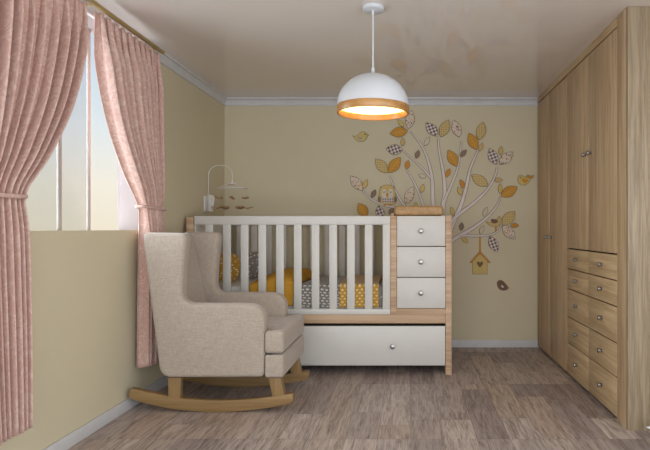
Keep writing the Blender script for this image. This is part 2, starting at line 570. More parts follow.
# window: reveal lining, jambs, panes
win = thing('window_1', 'tall window with sliding panes between the pink curtains', 'window', (LEFT - TW, (WY0 + WY1) / 2, WZ0))
win['kind'] = 'structure'
m = MB()
m.box(LEFT - TW, LEFT - 0.001, WY1 - 0.004, WY1, WZ0, WZ1)
m.box(LEFT - TW, LEFT - 0.001, WY0, WY0 + 0.004, WZ0, WZ1)
m.box(LEFT - TW, LEFT - 0.001, WY0, WY1, WZ1 - 0.004, WZ1)
m.build('window_reveal', M['reveal'], win, smooth=False, weld=False)
gx = LEFT - TW + 0.02
def ymul(px): return -gx * F / (VX - px)
ys = [ymul(59.3), ymul(88.6)]
for y, w in zip(ys, (0.030, 0.026)):
    MB().box(gx - 0.005, gx + 0.005, y - w / 2, y + w / 2, WZ0, WZ1 - 0.004, 0.002).build('mullion', M['sash'], win)
MB().box(gx - 0.005, gx + 0.005, ys[0] - 0.5, ys[0] - 0.475, WZ0, WZ1 - 0.004, 0.002).build('mullion', M['sash'], win)
for a, b, k in ((WY0 + .004, ys[0] - .5, 'glass'), (ys[0] - .475, ys[0] - .016, 'glass'), (ys[0] + .016, ys[1] - .014, 'glass'), (ys[1] + .014, WY1 - .005, 'glass_clear')):
    MB().box(gx - 0.003, gx + 0.003, a, b, WZ0, WZ1 - 0.004).build('pane', M[k], win, smooth=False)
# baseboards and cornice
m = MB().box(LEFT, LEFT + 0.014, NEAR, BACK - 0.014, 0, 0.068, 0.003)
struct(m.build('baseboard_left', M['white_trim']), 'white baseboard along the window wall', 'baseboard')
m = MB().box(LEFT, FACE + 0.02, BACK - 0.014, BACK, 0, 0.068, 0.003)
struct(m.build('baseboard_back', M['white_trim']), 'white baseboard along the back wall', 'baseboard')
prof = [(0, 0), (0.014, 0), (0.016, 0.004), (0.016, 0.012), (0.008, 0.015), (0.010, 0.024), (0.016, 0.036), (0.026, 0.046), (0.026, 0.050), (0.020, 0.052), (0.036, 0.057), (0.038, 0.070), (0, 0.070)]
z0 = CEIL - 0.070
m = MB(); n = len(prof)
vs = [(LEFT + a, NEAR, z0 + h) for a, h in prof] + [(LEFT + a, BACK - a, z0 + h) for a, h in prof]
m.add(vs, [(i, (i + 1) % n, n + (i + 1) % n, n + i) for i in range(n)])
struct(m.build('trim_1', M['white_trim'], angle=20), 'white cornice above the window wall', 'cornice')
m = MB()
vs = [(LEFT + a, BACK - a, z0 + h) for a, h in prof] + [(FACE + 0.02, BACK - a, z0 + h) for a, h in prof]
m.add(vs, [(i, (i + 1) % n, n + (i + 1) % n, n + i) for i in range(n)])
struct(m.build('trim_2', M['white_trim'], angle=20), 'white cornice above the back wall', 'cornice')

# ------------------------------------------------------------------ curtains
CX = -1.592
KC = 1.592 / 1.555
ZR = 2.180
def lerp_pts(pts, z):
    pts = sorted(pts)
    if z <= pts[0][0]: return pts[0][1]
    for (a, u), (b, w) in zip(pts, pts[1:]):
        if z <= b:
            t = (z - a) / (b - a)
            return u + (w - u) * t
    return pts[-1][1]
def edge(pts):
    c = catmull([(p[0], p[1]) for p in pts] if False else [Vector((p[0], p[1], 0)) for p in pts], 10)
    return [(EYE + (p.x - EYE) * KC, p.y * KC) for p in c]
inner = edge([(0.24, 3.188), (0.62, 3.19), (0.95, 3.20), (1.13, 3.205), (1.185, 3.205), (1.26, 3.165), (1.40, 3.045), (1.60, 2.905), (1.80, 2.815), (2.02, 2.755), (2.19, 2.735)])
outer = edge([(0.24, 3.46), (0.6, 3.49), (1.0, 3.515), (1.19, 3.52), (1.4, 3.512), (1.8, 3.505), (2.19, 3.50)])
TIE = EYE + (1.192 - EYE) * KC
MID = 2.72 * KC
def curtain_mesh(mirror, seed):
    rnd = random.Random(seed)
    NP = 10
    ph = -PI / 2
    jit = [rnd.uniform(-0.25, 0.25) for _ in range(NP + 2)]
    jit[0] = 0.0
    am = [rnd.uniform(0.7, 1.25) for _ in range(NP + 2)]
    def fn(u, v):
        z = 0.0 + 0.235 + (ZR - 0.235) * v
        yi, yo = lerp_pts(inner, z), lerp_pts(outer, z)
        low = 1 / (1 + math.exp((z - TIE) / 0.05))
        yi += (-0.015 * low) if mirror else (0.030 + 0.030 * low)
        if not mirror: yo -= 0.035
        w = u * NP
        k = int(min(w, NP - 1e-6)); fr = w - k
        j = jit[k] * (1 - fr) + jit[k + 1] * fr
        a = am[k] * (1 - fr) + am[k + 1] * fr
        t = 2 * PI * (w + 0.55 * j) + ph
        near = math.exp(-((z - TIE) / 0.10) ** 2)
        below = 1 / (1 + math.exp((z - TIE) / 0.06))
        amp = (0.043 - 0.008 * below) * (1 - 0.35 * near) * a
        top = max(0, (z - 1.95) / 0.22)
        amp *= 1 - 0.74 * min(1, top)
        x = CX + amp * (math.sin(t + 0.35 * math.sin(t)) + 0.16 * math.sin(2 * t + 0.7)) + 0.012 * near * (math.sin(PI * u) - 0.5)
        # fold crowding: crests wider than valleys
        y = yi + (yo - yi) * u + 0.016 * math.cos(t) * (yo - yi) / 0.5
        if v < 0.02: pass
        if mirror: y = 2 * MID - y
        return Vector((x, y, z + 0.006 * math.sin(t) * max(0, 1 - v * 8)))
    return fn
def make_curtain(mirror, label):
    y = MID * 2 - 3.35 if mirror else 3.35
    root = thing('curtain', label, 'curtain', (CX, y, 0.23), 'pink curtains at the window')
    mm = MB().grid(curtain_mesh(mirror, 5 if mirror else 11), 216, 70)
    o = mm.build('drape', M['curtain'], root, angle=180)
    sd = o.modifiers.new('thick', 'SOLIDIFY'); sd.thickness = 0.003; sd.offset = 0
    yi, yo = lerp_pts(inner, TIE), lerp_pts(outer, TIE)
    cy, hy = (yi + yo) / 2, (yo - yi) / 2 - 0.006
    if mirror: cy = 2 * MID - cy
    def band(u, v):
        a = 2 * PI * u
        rx, ry = 0.034, hy
        c, s = math.cos(a), math.sin(a)
        e = 0.45
        bulge = 0.003 * math.sin(PI * v)
        return Vector((CX + (rx + bulge) * math.copysign(abs(c) ** e, c), cy + (ry + bulge) * math.copysign(abs(s) ** e, s), TIE - 0.007 + 0.014 * v + 0.004 * math.sin(a + (0 if mirror else PI))))
    t = MB().grid(band, 96, 4).build('tieback', M['curtain'], root, angle=180)
    sd = t.modifiers.new('thick', 'SOLIDIFY'); sd.thickness = 0.004; sd.offset = 1
    return root
make_curtain(True, 'pink damask curtain nearest the camera, tied back beside the window')
make_curtain(False, 'pink damask curtain hanging behind the rocking armchair, tied back')
rail = thing('curtain_rail', 'thin brass-coloured curtain rail along the window wall under the cornice', 'curtain rail', (-1.60, MID, 2.21))
MB().box(-1.570, -1.548, 1.88, 3.530, 2.176, 2.194, 0.003).build('track', M['rail'], rail)
for y in (2.0, MID, 3.45):
    MB().box(LEFT + 0.001, -1.568, y - 0.008, y + 0.008, 2.185, 2.193, 0.002).build('bracket', M['rail'], rail)

# ------------------------------------------------------------------ wardrobe
def knob_mb(c, d, r=0.014, length=0.030):
    """turned knob on a stem; c is the point on the surface, d the outward direction"""
    m = MB()
    prof = [(0.0, 0), (r * .75, 0), (r * .75, .003), (r * .42, .005), (r * .38, length * .45), (r * .7, length * .55), (r, length * .72), (r * .93, length * .90), (r * .6, length * .99), (0.0, length)]
    ax = 'X' if abs(d[0]) > .5 else 'Y'
    s = d[0] + d[1]
    m.lathe([(a, h * s) for a, h in prof], c, ax, 20)
    return m
war = thing('wardrobe', 'tall built-in light oak wardrobe with drawers along the right side', 'wardrobe', (FACE, 3.96, 0))
EP = 2.929
XR = RIGHT - 0.004
m = MB().box(FACE + 0.021, XR, EP + 0.02, BACK - 0.004, 0.03, CEIL - 0.002)
m.build('carcass', M['gap'], war, smooth=False)
MB().box(FACE, XR, EP, EP + 0.022, 0.0, CEIL - 0.001, 0.0015).build('end_panel', wood('wardrobe_end_oak_lit', (168, 150, 124), (122, 104, 80), 'Z', 1.7, fine=0.7), war)  # oak again, its colour greyed for light from the camera side
MB().box(FACE, FACE + 0.02, EP + 0.0225, 3.080, 0.0, CEIL - 0.001, 0.001).build('stile', M['oak_z'], war)
MB().box(FACE, FACE + 0.02, 3.080, BACK - 0.0165, 2.193, CEIL - 0.001, 0.001).build('fascia', M['oak_y'], war)
MB().box(FACE + 0.035, FACE + 0.05, 3.080, BACK - 0.016, 0.001, 0.03).build('plinth', M['gap'], war, smooth=False)
YA, YB, YC, YD, YE = BACK - 0.0165, 4.55, 4.052, 3.571, 3.082
g = 0.0048
def door(y0, y1, z0, z1, ky, kz):
    d = MB().box(FACE, FACE + 0.019, y0 + g, y1 - g, z0, z1, 0.0012).build('door', M['oak_z'], war)
    knob_mb((FACE, ky, kz), (-1, 0), 0.016, 0.030).build('knob', M['chrome'], d)
door(YB, YA, 0.022, 2.182, YB + 0.06, 1.0)
door(YC, YB, 0.022, 2.182, YB - 0.06, 1.0)
door(YD, YC, 0.929, 2.182, YD + 0.05, 1.548)
door(YE, YD, 0.929, 2.182, YD - 0.05, 1.548)
rows = [0.926, 0.780, 0.635, 0.433, 0.243, 0.020]
for (y0, y1) in ((YD, YC), (YE, YD)):
    for zt, zb in zip(rows, rows[1:]):
        d = MB().box(FACE, FACE + 0.019, y0 + g, y1 - g, zb + 0.001, zt - 0.006, 0.0012).build('drawer', M['oak_y'], war)
        knob_mb((FACE, (y0 + y1) / 2, (zt + zb) / 2), (-1, 0), 0.0155, 0.026).build('knob', M['chrome'], d)

# ------------------------------------------------------------------ crib with drawer tower
CF, CB = 4.055, 4.93
def fx(px, Y=CF): return (px - VX) * Y / F
def fz(py, Y=CF): return EYE + (VY - py) * Y / F
XL0, XL1 = -1.622, fx(194.2)
XT0, XT1, XT2, XT3 = fx(390.4), fx(396.7), fx(445.6), fx(451.6)
ZT = fz(216.0)
crib = thing('crib', 'white slatted baby crib with beech frame and attached drawer tower', 'crib', (-0.65, 4.45, 0))
# left end
MB().box(XL0, XL1 - 0.006, CF - 0.004, CB + 0.02, 0.002, ZT - 0.008, 0.002).build('end_panel', M['crib_wood_post'], crib)
lab(MB().box(XL1 - 0.006, XL1 + 0.004, CF + 0.024, CB - 0.002, 0.36, ZT - 0.004, 0.001).build('end_lining', M['crib_white'], crib), 'white inner face of the crib end')
# front gate: rails, stile, slats (each rail a bar of its own)
fr = (CF, CF + 0.022)
MB().box(XL1, XT0 - 0.002, fr[0], fr[1], fz(224.6), ZT, 0.002).build('top_rail', M['crib_white'], crib)
MB().box(XL1, XT0 - 0.002, fr[0], fr[1], fz(314.4), fz(309.2), 0.002).build('bottom_rail', M['crib_white'], crib)
MB().box(fx(382.7), XT0 - 0.002, fr[0], fr[1], fz(309.2), fz(224.6), 0.0015).build('gate_stile', M['crib_white'], crib)
for i in range(11):
    if i == 10: break
    x = fx(205.0 + 17.75 * i)
    MB().box(x, x + 7.7 * CF / F, CF + 0.003, CF + 0.019, fz(309.2), fz(224.6), 0.0018).build('slat', M['crib_white'], crib)
# back gate
MB().box(XL1 + 0.004, XT0 - 0.002, CB - 0.022, CB, ZT - 0.064, ZT, 0.002).build('back_rail', M['crib_white'], crib)
MB().box(XL1 + 0.004, XT0 - 0.002, CB - 0.022, CB, 0.42, 0.47, 0.002).build('back_rail', M['crib_white'], crib)
for i in range(11):
    x = fx(205.0 + 17.75 * i) - 0.035
    MB().box(x, x + 0.052, CB - 0.019, CB - 0.003, 0.47, ZT - 0.064, 0.0018).build('back_slat', M['crib_white'], crib)
# bed base beam, bed base, drawer under the bed
MB().box(XL1 - 0.006, XT2 - 0.001, CF + 0.001, CF + 0.022, fz(323.4), fz(314.5), 0.001).build('beam', M['crib_wood'], crib)
MB().box(XL1 - 0.004, XT0, CF + 0.022, CB - 0.024, fz(323.0), 0.445).build('bed_base', M['crib_wood'], crib, smooth=False)
MB().box(XL1, XT2, CB - 0.012, CB, 0.05, 0.35).build('back_board', M['gap'], crib, smooth=False)
dr = MB().box(fx(196.5), XT2 - 0.003, CF + 0.003, CF + 0.022, fz(365.6), fz(326.2), 0.0015)
dr.box(fx(199), XT2 - 0.02, CF + 0.022, CB - 0.05, fz(364.5), fz(330))
dr = dr.build('under_bed_drawer', M['crib_white'], crib, weld=False)
knob_mb((fx(392.6, CF), CF + 0.003, fz(346.3)), (0, -1), 0.0185, 0.03).build('knob', M['chrome'], dr)
# tower
MB().box(XT0, XT1 - 0.0005, CF - 0.002, CB + 0.02, fz(314.6), ZT + 0.002, 0.0012).build('tower_side', M['crib_wood_post'], crib)
MB().box(XT2 + 0.0005, XT3, CF - 0.002, CB + 0.02, 0.0, ZT + 0.002, 0.0012).build('tower_side', M['crib_wood_post'], crib)
MB().box(XT1, XT2, CF, CB + 0.018, fz(314.4), fz(308.7), 0.001).build('tower_base', M['crib_wood'], crib)
MB().box(XT1, XT2, CF + 0.021, CB + 0.018, ZT - 0.018, ZT - 0.001).build('tower_top', M['crib_wood'], crib, smooth=False)
MB().box(XT1, XT2, CB, CB + 0.018, fz(308.6), ZT - 0.02).build('tower_back', M['crib_white'], crib, smooth=False)
MB().box(XT0 + 0.002, XT0 + 0.026, CF + 0.02, CB, ZT + 0.0025, ZT + 0.020, 0.003).build('tray_edge', M['crib_wood'], crib)
for a, b in ((216.0, 246.0), (246.8, 277.0), (277.8, 308.2)):
    d = MB().box(XT1 + 0.002, XT2 - 0.002, CF, CF + 0.020, fz(b), fz(a), 0.0015)
    d.box(XT1 + 0.012, XT2 - 0.012, CF + 0.020, CB - 0.03, fz(b) + 0.01, fz(a) - 0.03)
    d = d.build('tower_drawer', M['crib_white'], crib, weld=False)
    knob_mb((fx(420.8), CF, fz((a + b) / 2)), (0, -1), 0.0185, 0.03).build('knob', M['chrome'], d)
# mattress
tag(MB().box(XL1 + 0.012, XT0 - 0.012, CF + 0.050, CB - 0.026, 0.446, 0.642, 0.025, 4).build('mattress', M['mattress']),
    'white mattress lying inside the crib under the blankets', 'mattress')
# changing pad on the tower
PX0 = XT0 + 0.0275
pad_sec = fillet([(PX0, ZT + 0.003), (fx(444.0), ZT + 0.003), (fx(444.0), ZT + 0.077), (PX0, ZT + 0.077)], [0.026, 0.026, 0.034, 0.034], 6)
tag(MB().prism(pad_sec, CF + 0.022, CB - 0.04, 'XZ', 0.022, 5).build('changing_pad', M['pad']),
    'rounded tan pad lying on top of the drawer tower', 'changing pad')

# pillows: puffy rounded squares with pinched seams
def pillow_mb(c, w, h, t, tilt, yaw):
    m = MB(); nu = 36; nv = 24
    def fn(u, v):
        a = 2 * PI * u; b = PI * (v - 0.5)
        e = 0.80
        cu, su = math.cos(a), math.sin(a)
        px = math.copysign(abs(cu) ** e, cu); pz = math.copysign(abs(su) ** e, su)
        r = math.cos(b) ** 0.75 if math.cos(b) > 0 else 0
        th = math.sin(b)
        x, z, y = px * r * w / 2, pz * r * h / 2, th * t / 2 * (0.55 + 0.45 * abs(th))
        y, z = y * math.cos(tilt) - z * math.sin(tilt), y * math.sin(tilt) + z * math.cos(tilt)
        x, y = x * math.cos(yaw) - y * math.sin(yaw), x * math.sin(yaw) + y * math.cos(yaw)
        return Vector(c) + Vector((x, y, z))
    m.grid(fn, nu, nv)
    return m
tag(pillow_mb((-1.450, 4.42, 0.758), 0.215, 0.245, 0.11, -0.30, 0.15).build('pillow', M['p_must'], angle=180),
    'mustard pillow with small white dashes at the crib head', 'pillow', 'pillows in the crib')
tag(pillow_mb((-1.295, 4.66, 0.765), 0.19, 0.225, 0.10, -0.25, -0.2).build('pillow', M['p_grey'], angle=180),
    'grey pillow with white dashes leaning behind the mustard blanket', 'pillow', 'pillows in the crib')

# blankets draped over the mattress and down its front
def drape(x0, x1, lift=0.0, zbot=0.487, yb=4.86, ztop=0.652, bump=None, skew=0.0, nu=40, nv=40, front=4.0915):
    yf = front
    path = [(yb, ztop - 0.004), (4.7, ztop), (4.4, ztop), (4.2, ztop), (yf + 0.03, ztop - 0.004), (yf + 0.008, ztop - 0.016), (yf, ztop - 0.045), (yf, 0.57), (yf, zbot)]
    cp = catmull([Vector((p[0], p[1], 0)) for p in path], 8)
    def fn(u, v):
        s = v * (len(cp) - 1); k = min(int(s), len(cp) - 2); p = cp[k].lerp(cp[k + 1], s - k)
        x = x0 + (x1 - x0) * u + skew * (1 - v) * u
        y, z = p.x, p.y
        z += lift * (1 if v < 0.62 else max(0, 1 - (v - 0.62) / 0.15))
        if bump:
            z += bump(u, v)
        if v > 0.62:
            y += 0.0022 * math.sin(u * 19 + v * 4)
        return Vector((x, y, z))
    return MB().grid(fn, nu, nv)
def cover(name, mm, mat, label, cat, group, th=0.004):
    o = mm.build(name, mat, angle=180)
    sd = o.modifiers.new('thick', 'SOLIDIFY'); sd.thickness = th; sd.offset = 0
    return tag(o, label, cat, group)
G = 'blankets in the crib'
cover('blanket', drape(fx(377.0), fx(386.5), zbot=0.489), M['b_dot'], 'plain grey blanket end with tiny dots next to the drawer tower', 'blanket', G)
cover('blanket', drape(fx(293.5), fx(338.8), 0.004, front=4.0885), M['b_grey'], 'grey blanket printed with white blocks in the middle of the crib', 'blanket', G)
cover('blanket', drape(fx(339.0), fx(378.4), 0.012, front=4.0845), M['b_must'], 'mustard blanket printed with white squares near the drawer tower', 'blanket', G)
def roll(u, v):
    w = math.exp(-((v - 0.27) / 0.20) ** 2)
    edge_f = min(1, u / 0.45) ** 0.8 * min(1, (1 - u) / 0.16) ** 0.6
    return 0.066 * w * edge_f + 0.02 * edge_f * (1 if v < .6 else max(0, 1 - (v - .6) / .15)) + 0.006 * math.sin(9 * u + 7 * v) * w
mb = cover('blanket', drape(fx(248.5), fx(291.5), 0.010, zbot=0.500, bump=roll, skew=0.08, front=4.0835), M['must'],
      'plain mustard blanket rumpled beside the pillows', 'blanket', G, 0.005)

pv = [v.co.copy() for v in mb.data.vertices]
nu1 = 41
rim = [pv[j * nu1 + 40] + Vector((0.002, 0, 0.002)) for j in range(0, 30)]
lab(MB().tube(rim, 0.0045, 8).build('piping', M['dark_trim'], mb), 'dark edging of the mustard blanket')

# ------------------------------------------------------------------ rocking armchair
chair = thing('rocking_armchair', 'cream linen wingback rocking armchair on oak rockers', 'armchair', (-1.15, 3.5, 0))
YN, YF = 3.18, 3.825
def cx_(px, Y=YN): return (px - VX) * Y / F
def cz_(py, Y=YN): return EYE + (VY - py) * Y / F
outl = [(142.6, 232.8), (184.5, 233.6), (182.6, 268.0), (181.3, 303.8), (252.0, 304.6), (264.3, 309.0), (264.0, 377.6), (160.5, 378.0), (156.5, 362.0), (150.0, 305.0)]
outl2 = [Vector((cx_(a), cz_(b))) for a, b in outl]
rad = [0.02, 0.03, 0.9, 0.06, 0.0, 0.0, 0.008, 0.075, 0.0, 0.0]
outl2 = [Vector((cx_(a), cz_(b))) for a, b in [(141.4, 232.4), (186.3, 233.0), (182.4, 268.0), (180.6, 304.0), (264.6, 304.4), (263.6, 377.6), (159.5, 378.0), (150.0, 305.0)]]
rad = [0.034, 0.036, 1.5, 0.07, 0.105, 0.032, 0.075, 2.0]
outline = fillet(outl2, rad, 9)
dens = []
for i in range(len(outline)):
    a, b = outline[i], outline[(i + 1) % len(outline)]
    k = max(1, int((b - a).length / 0.03))
    for j in range(k): dens.append(a.lerp(b, j / k))
dens = [p for i, p in enumerate(dens) if (p - dens[i - 1]).length > 1e-4]
TH = 0.092
MB().prism(dens, YN, YN + TH, 'XZ', 0.024, 5).build('side_panel', M['linen'], chair, angle=50)
MB().prism(dens, YF - TH, YF, 'XZ', 0.024, 5).build('side_panel', M['linen'], chair, angle=50)
# backrest with a gently padded front
def backrest():
    m = MB()
    def front(u, v):   # u across, v up
        z = 0.40 + (1.040 - 0.40) * v
        x = -1.318 - (z - 0.40) * 0.205
        pad = 0.030 * (math.sin(PI * min(1, max(0, u))) ** 0.5) * (math.sin(PI * min(0.97, 0.12 + 0.85 * v)) ** 0.5)
        rim = 0.022 * max(0, (v - 0.93) / 0.07) ** 2
        return Vector((x + pad - rim - 0.01, YN + TH - 0.006 + (YF - YN - 2 * TH + 0.012) * u, z))
    nu, nv = 24, 30
    vs = [front(i / nu, j / nv) for j in range(nv + 1) for i in range(nu + 1)]
    W = nu + 1
    fs = [(j * W + i, j * W + i + 1, (j + 1) * W + i + 1, (j + 1) * W + i) for j in range(nv) for i in range(nu)]
    def back(u, v):
        z = 0.235 + (1.036 - 0.235) * v
        x = -1.418 - (z - 0.235) * 0.108
        return Vector((x, YN + TH - 0.006 + (YF - YN - 2 * TH + 0.012) * u, z))
    o = len(vs)
    vs += [back(i / nu, j / nv) for j in range(nv + 1) for i in range(nu + 1)]
    fs += [tuple(o + k for k in (j * W + i, (j + 1) * W + i, (j + 1) * W + i + 1, j * W + i + 1)) for j in range(nv) for i in range(nu)]
    for i in range(nu):
        fs.append((nv * W + i, nv * W + i + 1, o + nv * W + i + 1, o + nv * W + i))
        fs.append((i, o + i, o + i + 1, i + 1))
    for j in range(nv):
        fs.append((j * W, (j + 1) * W, o + (j + 1) * W, o + j * W))
        fs.append((j * W + nu, o + j * W + nu, o + (j + 1) * W + nu, (j + 1) * W + nu))
    return m.add(vs, fs)
backrest().build('backrest', M['linen'], chair, angle=50)
# T shaped cushion and seat base
XS = cx_(283.2); XA = cx_(264.2)
def tee(front, back):
    return fillet([(back, YN + TH), (XA + 0.002, YN + TH), (XA + 0.002, YN + 0.002), (front, YN + 0.002), (front, YF - 0.002), (XA + 0.002, YF - 0.002), (XA + 0.002, YF - TH), (back, YF - TH)],
                  [0, 0, 0.012, 0.022, 0.022, 0.012, 0, 0], 5)
def densify(poly, d=0.03):
    out = []
    for i in range(len(poly)):
        a, b = poly[i], poly[(i + 1) % len(poly)]
        k = max(1, int((b - a).length / d))
        for j in range(k): out.append(a.lerp(b, j / k))
    return [p for i, p in enumerate(out) if (p - out[i - 1]).length > 1e-4]
MB().prism(densify(tee(XS, -1.32)), cz_(354.0) , cz_(331.0), 'XY', 0.022, 5).build('seat_cushion', M['linen'], chair, angle=50)
MB().prism(densify(tee(XS, -1.40)), cz_(378.0), cz_(355.2), 'XY', 0.014, 4).build('seat_base', M['linen'], chair, angle=50)
# rockers and legs
def rocker(yc):
    pts = []
    top = [(130.5, 389.5), (150, 393.6), (175, 398.3), (205, 400.9), (235, 400.9), (262, 398.7), (292.6, 394.3)]
    bot = [(293.2, 401.5), (288, 404.8), (262, 409.6), (235, 412.3), (205, 412.8), (175, 410.2), (150, 405.2), (130.2, 399.2), (128.6, 394)]
    Yr = 3.225
    t = catmull([Vector(((a - VX) * Yr / F, EYE + (VY - b) * Yr / F, 0)) for a, b in top], 6)
    bt = catmull([Vector(((a - VX) * Yr / F, EYE + (VY - b) * Yr / F, 0)) for a, b in bot], 6)
    poly = [Vector((p.x, p.y)) for p in t + bt]
    zmin = min(p.y for p in poly)
    poly = [Vector((p.x, p.y - zmin)) for p in poly]
    return MB().prism(poly, yc - 0.022, yc + 0.022, 'XZ', 0.004, 2)
for yc in (3.247, 3.757):
    rocker(yc).build('rocker', M['rocker'], chair, angle=30)
    Yr = 3.225
    for quad in ([(167.8, 377.5), (180.8, 377.5), (180.2, 400.2), (168.2, 398.0)], [(268.3, 377.5), (280.6, 377.5), (284.6, 397.0), (272.6, 398.6)]):
        poly = [Vector(((a - VX) * Yr / F, EYE + (VY - b) * Yr / F)) for a, b in quad]
        MB().prism(poly, yc - 0.0215, yc + 0.0215, 'XZ', 0.003, 2).build('leg', M['leg'], chair)

# ------------------------------------------------------------------ pendant lamp
LX, LY = -0.188, 2.94
lamp = thing('pendant_lamp', 'white dome pendant lamp with wooden rim hanging from the ceiling', 'lamp', (LX, LY, CEIL))
MB().lathe([(0, CEIL - 0.022), (0.052, CEIL - 0.022), (0.057, CEIL - 0.019), (0.058, CEIL - 0.001), (0, CEIL - 0.001)], (LX, LY, 0)).build('canopy', M['lamp_white'], lamp)
MB().lathe([(0, CEIL - 0.044), (0.0065, CEIL - 0.044), (0.0075, CEIL - 0.022), (0, CEIL - 0.022)], (LX, LY, 0), n=20).build('cord_grip', M['lamp_white'], lamp)
MB().tube([(LX, LY, CEIL - 0.045), (LX, LY, 1.918)], 0.0042).build('cord', M['lamp_white'], lamp)
MB().lathe([(0, 1.920), (0.006, 1.920), (0.0085, 1.918), (0.0095, 1.884), (0.0, 1.884)], (LX, LY, 0), n=24).build('cord_cap', M['lamp_white'], lamp)
R0 = 0.1895
dome = []
for k in range(25):
    a = PI / 2 * k / 24
    dome.append((max(0.0005, R0 * math.cos(PI / 2 - a)), 1.7155 + (1.886 - 1.7155) * math.sin(PI / 2 - a)))
inn = [(max(0.0, r - 0.004), z - 0.003) for r, z in dome[::-1]]
MB().lathe(dome + [(R0 - 0.004, 1.7155)] + inn[1:], (LX, LY, 0), n=72, cap=False).build('shade', M['lamp_white'], lamp, angle=50)
MB().lathe([(R0 + 0.0005, 1.7155), (R0 + 0.002, 1.713), (R0 + 0.002, 1.678), (R0, 1.6755), (R0 - 0.008, 1.6755), (R0 - 0.010, 1.678), (R0 - 0.010, 1.7150), (R0 + 0.0005, 1.7155)], (LX, LY, 0), n=72, cap=False).build('rim_band', M['lamp_wood'], lamp, angle=50)
MB().lathe([(0, 1.708), (R0 - 0.0105, 1.708), (R0 - 0.0105, 1.713), (0, 1.713)], (LX, LY, 0), n=72).build('diffuser', M['diffuser'], lamp)

# ------------------------------------------------------------------ mobile on the left wall
mob = thing('baby_mobile', 'white baby mobile with brown felt shapes above the crib corner', 'mobile', (LEFT + 0.01, 4.54, 1.2))
MYc = 4.54
def mp(px, py, Y=MYc): return at(px, py, Y)
bx = mp(209.5, 204)
MB().box(LEFT + 0.001, LEFT + 0.012, MYc - 0.055, MYc + 0.05, 1.205, 1.335, 0.004).build('wall_plate', M['mob_white'], mob)
legs_ = MB()
a0 = mp(204.6, 211.5); a1 = mp(204.6, 198.5); a2 = mp(206.2, 196.2); a3 = mp(210.2, 196.2); a4 = mp(211.6, 198.5); a5 = mp(210.6, 211.5)
xs = LEFT + 0.020
def pinx(p, dx=0): return Vector((max(p.x, xs) + dx, MYc, p.z))
legs_.tube(catmull([pinx(a0), pinx(a1), pinx(a2), pinx(a3, .008), pinx(a4, .014), pinx(a5, .010)], 6), [0.007] * 12 + [0.010] * 19, 12)
legs_.build('bracket', M['mob_white'], mob, angle=60)
MB().box(LEFT + 0.028, LEFT + 0.052, MYc - 0.025, MYc + 0.025, 1.208, 1.33, 0.008, 3).build('clamp_block', M['mob_white'], mob)
arm = catmull([mp(208.4, 197), mp(208.4, 186), mp(208.5, 175), mp(210.5, 169.3), mp(215, 166.0), mp(220.5, 165.3), mp(226.5, 166.6), mp(231, 170.2), mp(232.3, 174.5), mp(232.3, 181)], 6)
arm = [Vector((max(p.x, LEFT + 0.02), p.y, p.z)) for p in arm]
MB().tube(arm, 0.0036, 10).build('arm', M['mob_white'], mob, angle=60)
ctr = mp(232.3, 182)
MB().lathe([(0, 0.022), (0.006, 0.020), (0.008, 0.004), (0.036, 0.0), (0.036, -0.006), (0.0, -0.006)], ctr - Vector((0, 0, 0.012)), n=28).build('hub', M['mob_white'], mob)
rz = mp(232.3, 188.3).z
ring = [Vector((ctr.x + 0.118 * math.cos(2 * PI * i / 48), MYc + 0.118 * math.sin(2 * PI * i / 48), rz)) for i in range(49)]
MB().tube(ring, 0.0032, 8).build('hoop', M['mob_white'], mob, angle=60)
for i in range(4):
    a = PI / 4 + i * PI / 2
    MB().tube([ctr + Vector((0.03 * math.cos(a), 0.03 * math.sin(a), -0.014)), Vector((ctr.x + 0.118 * math.cos(a), MYc + 0.118 * math.sin(a), rz))], 0.0025, 6).build('spoke', M['mob_white'], mob)
def felt(c, s, yaw):
    """a small winged felt shape"""
    m = MB()
    half = [(0, .2), (.25, .75), (.6, 1.0), (1.0, .75), (1.05, .3), (.8, -.1), (.85, -.55), (.5, -.8), (.2, -.5), (0, -.25)]
    poly = [Vector(p) for p in half] + [Vector((-x, y)) for x, y in half[::-1] if x > 0]
    poly = ccw(poly); n = len(poly); vs = []
    for dz in (-0.004, 0.004):
        for p in poly:
            x, y = p.x * s, p.y * s * 0.6
            z = dz + abs(p.x) * s * 0.28
            vs.append(Vector(c) + Vector((x * math.cos(yaw) - y * math.sin(yaw), x * math.sin(yaw) + y * math.cos(yaw), z)))
    fs = [(i, (i + 1) % n, n + (i + 1) % n, n + i) for i in range(n)] + [tuple(range(n))[::-1], tuple(range(n, 2 * n))]
    m.add(vs, fs)
    m.tube([Vector(c) + Vector((0, -s * .35, 0)), Vector(c) + Vector((0, s * .4, 0))], s * 0.14, 8)
    return m
for lvl, (zz, s, rr) in enumerate(((mp(232, 198.3).z, 0.028, 0.118), (mp(232, 208.3).z, 0.044, 0.118))):
    for i in range(6):
        a = 2 * PI * i / 6 + (0.25 if lvl else 0.75)
        c = Vector((ctr.x + rr * math.cos(a), MYc + rr * math.sin(a), zz))
        f_ = felt(c, s, a).build('felt_shape', M['mob_brown'], mob, smooth=False)
        MB().tube([c, Vector((c.x, c.y, rz))], 0.0007, 5).build('thread', M['thread'], f_)

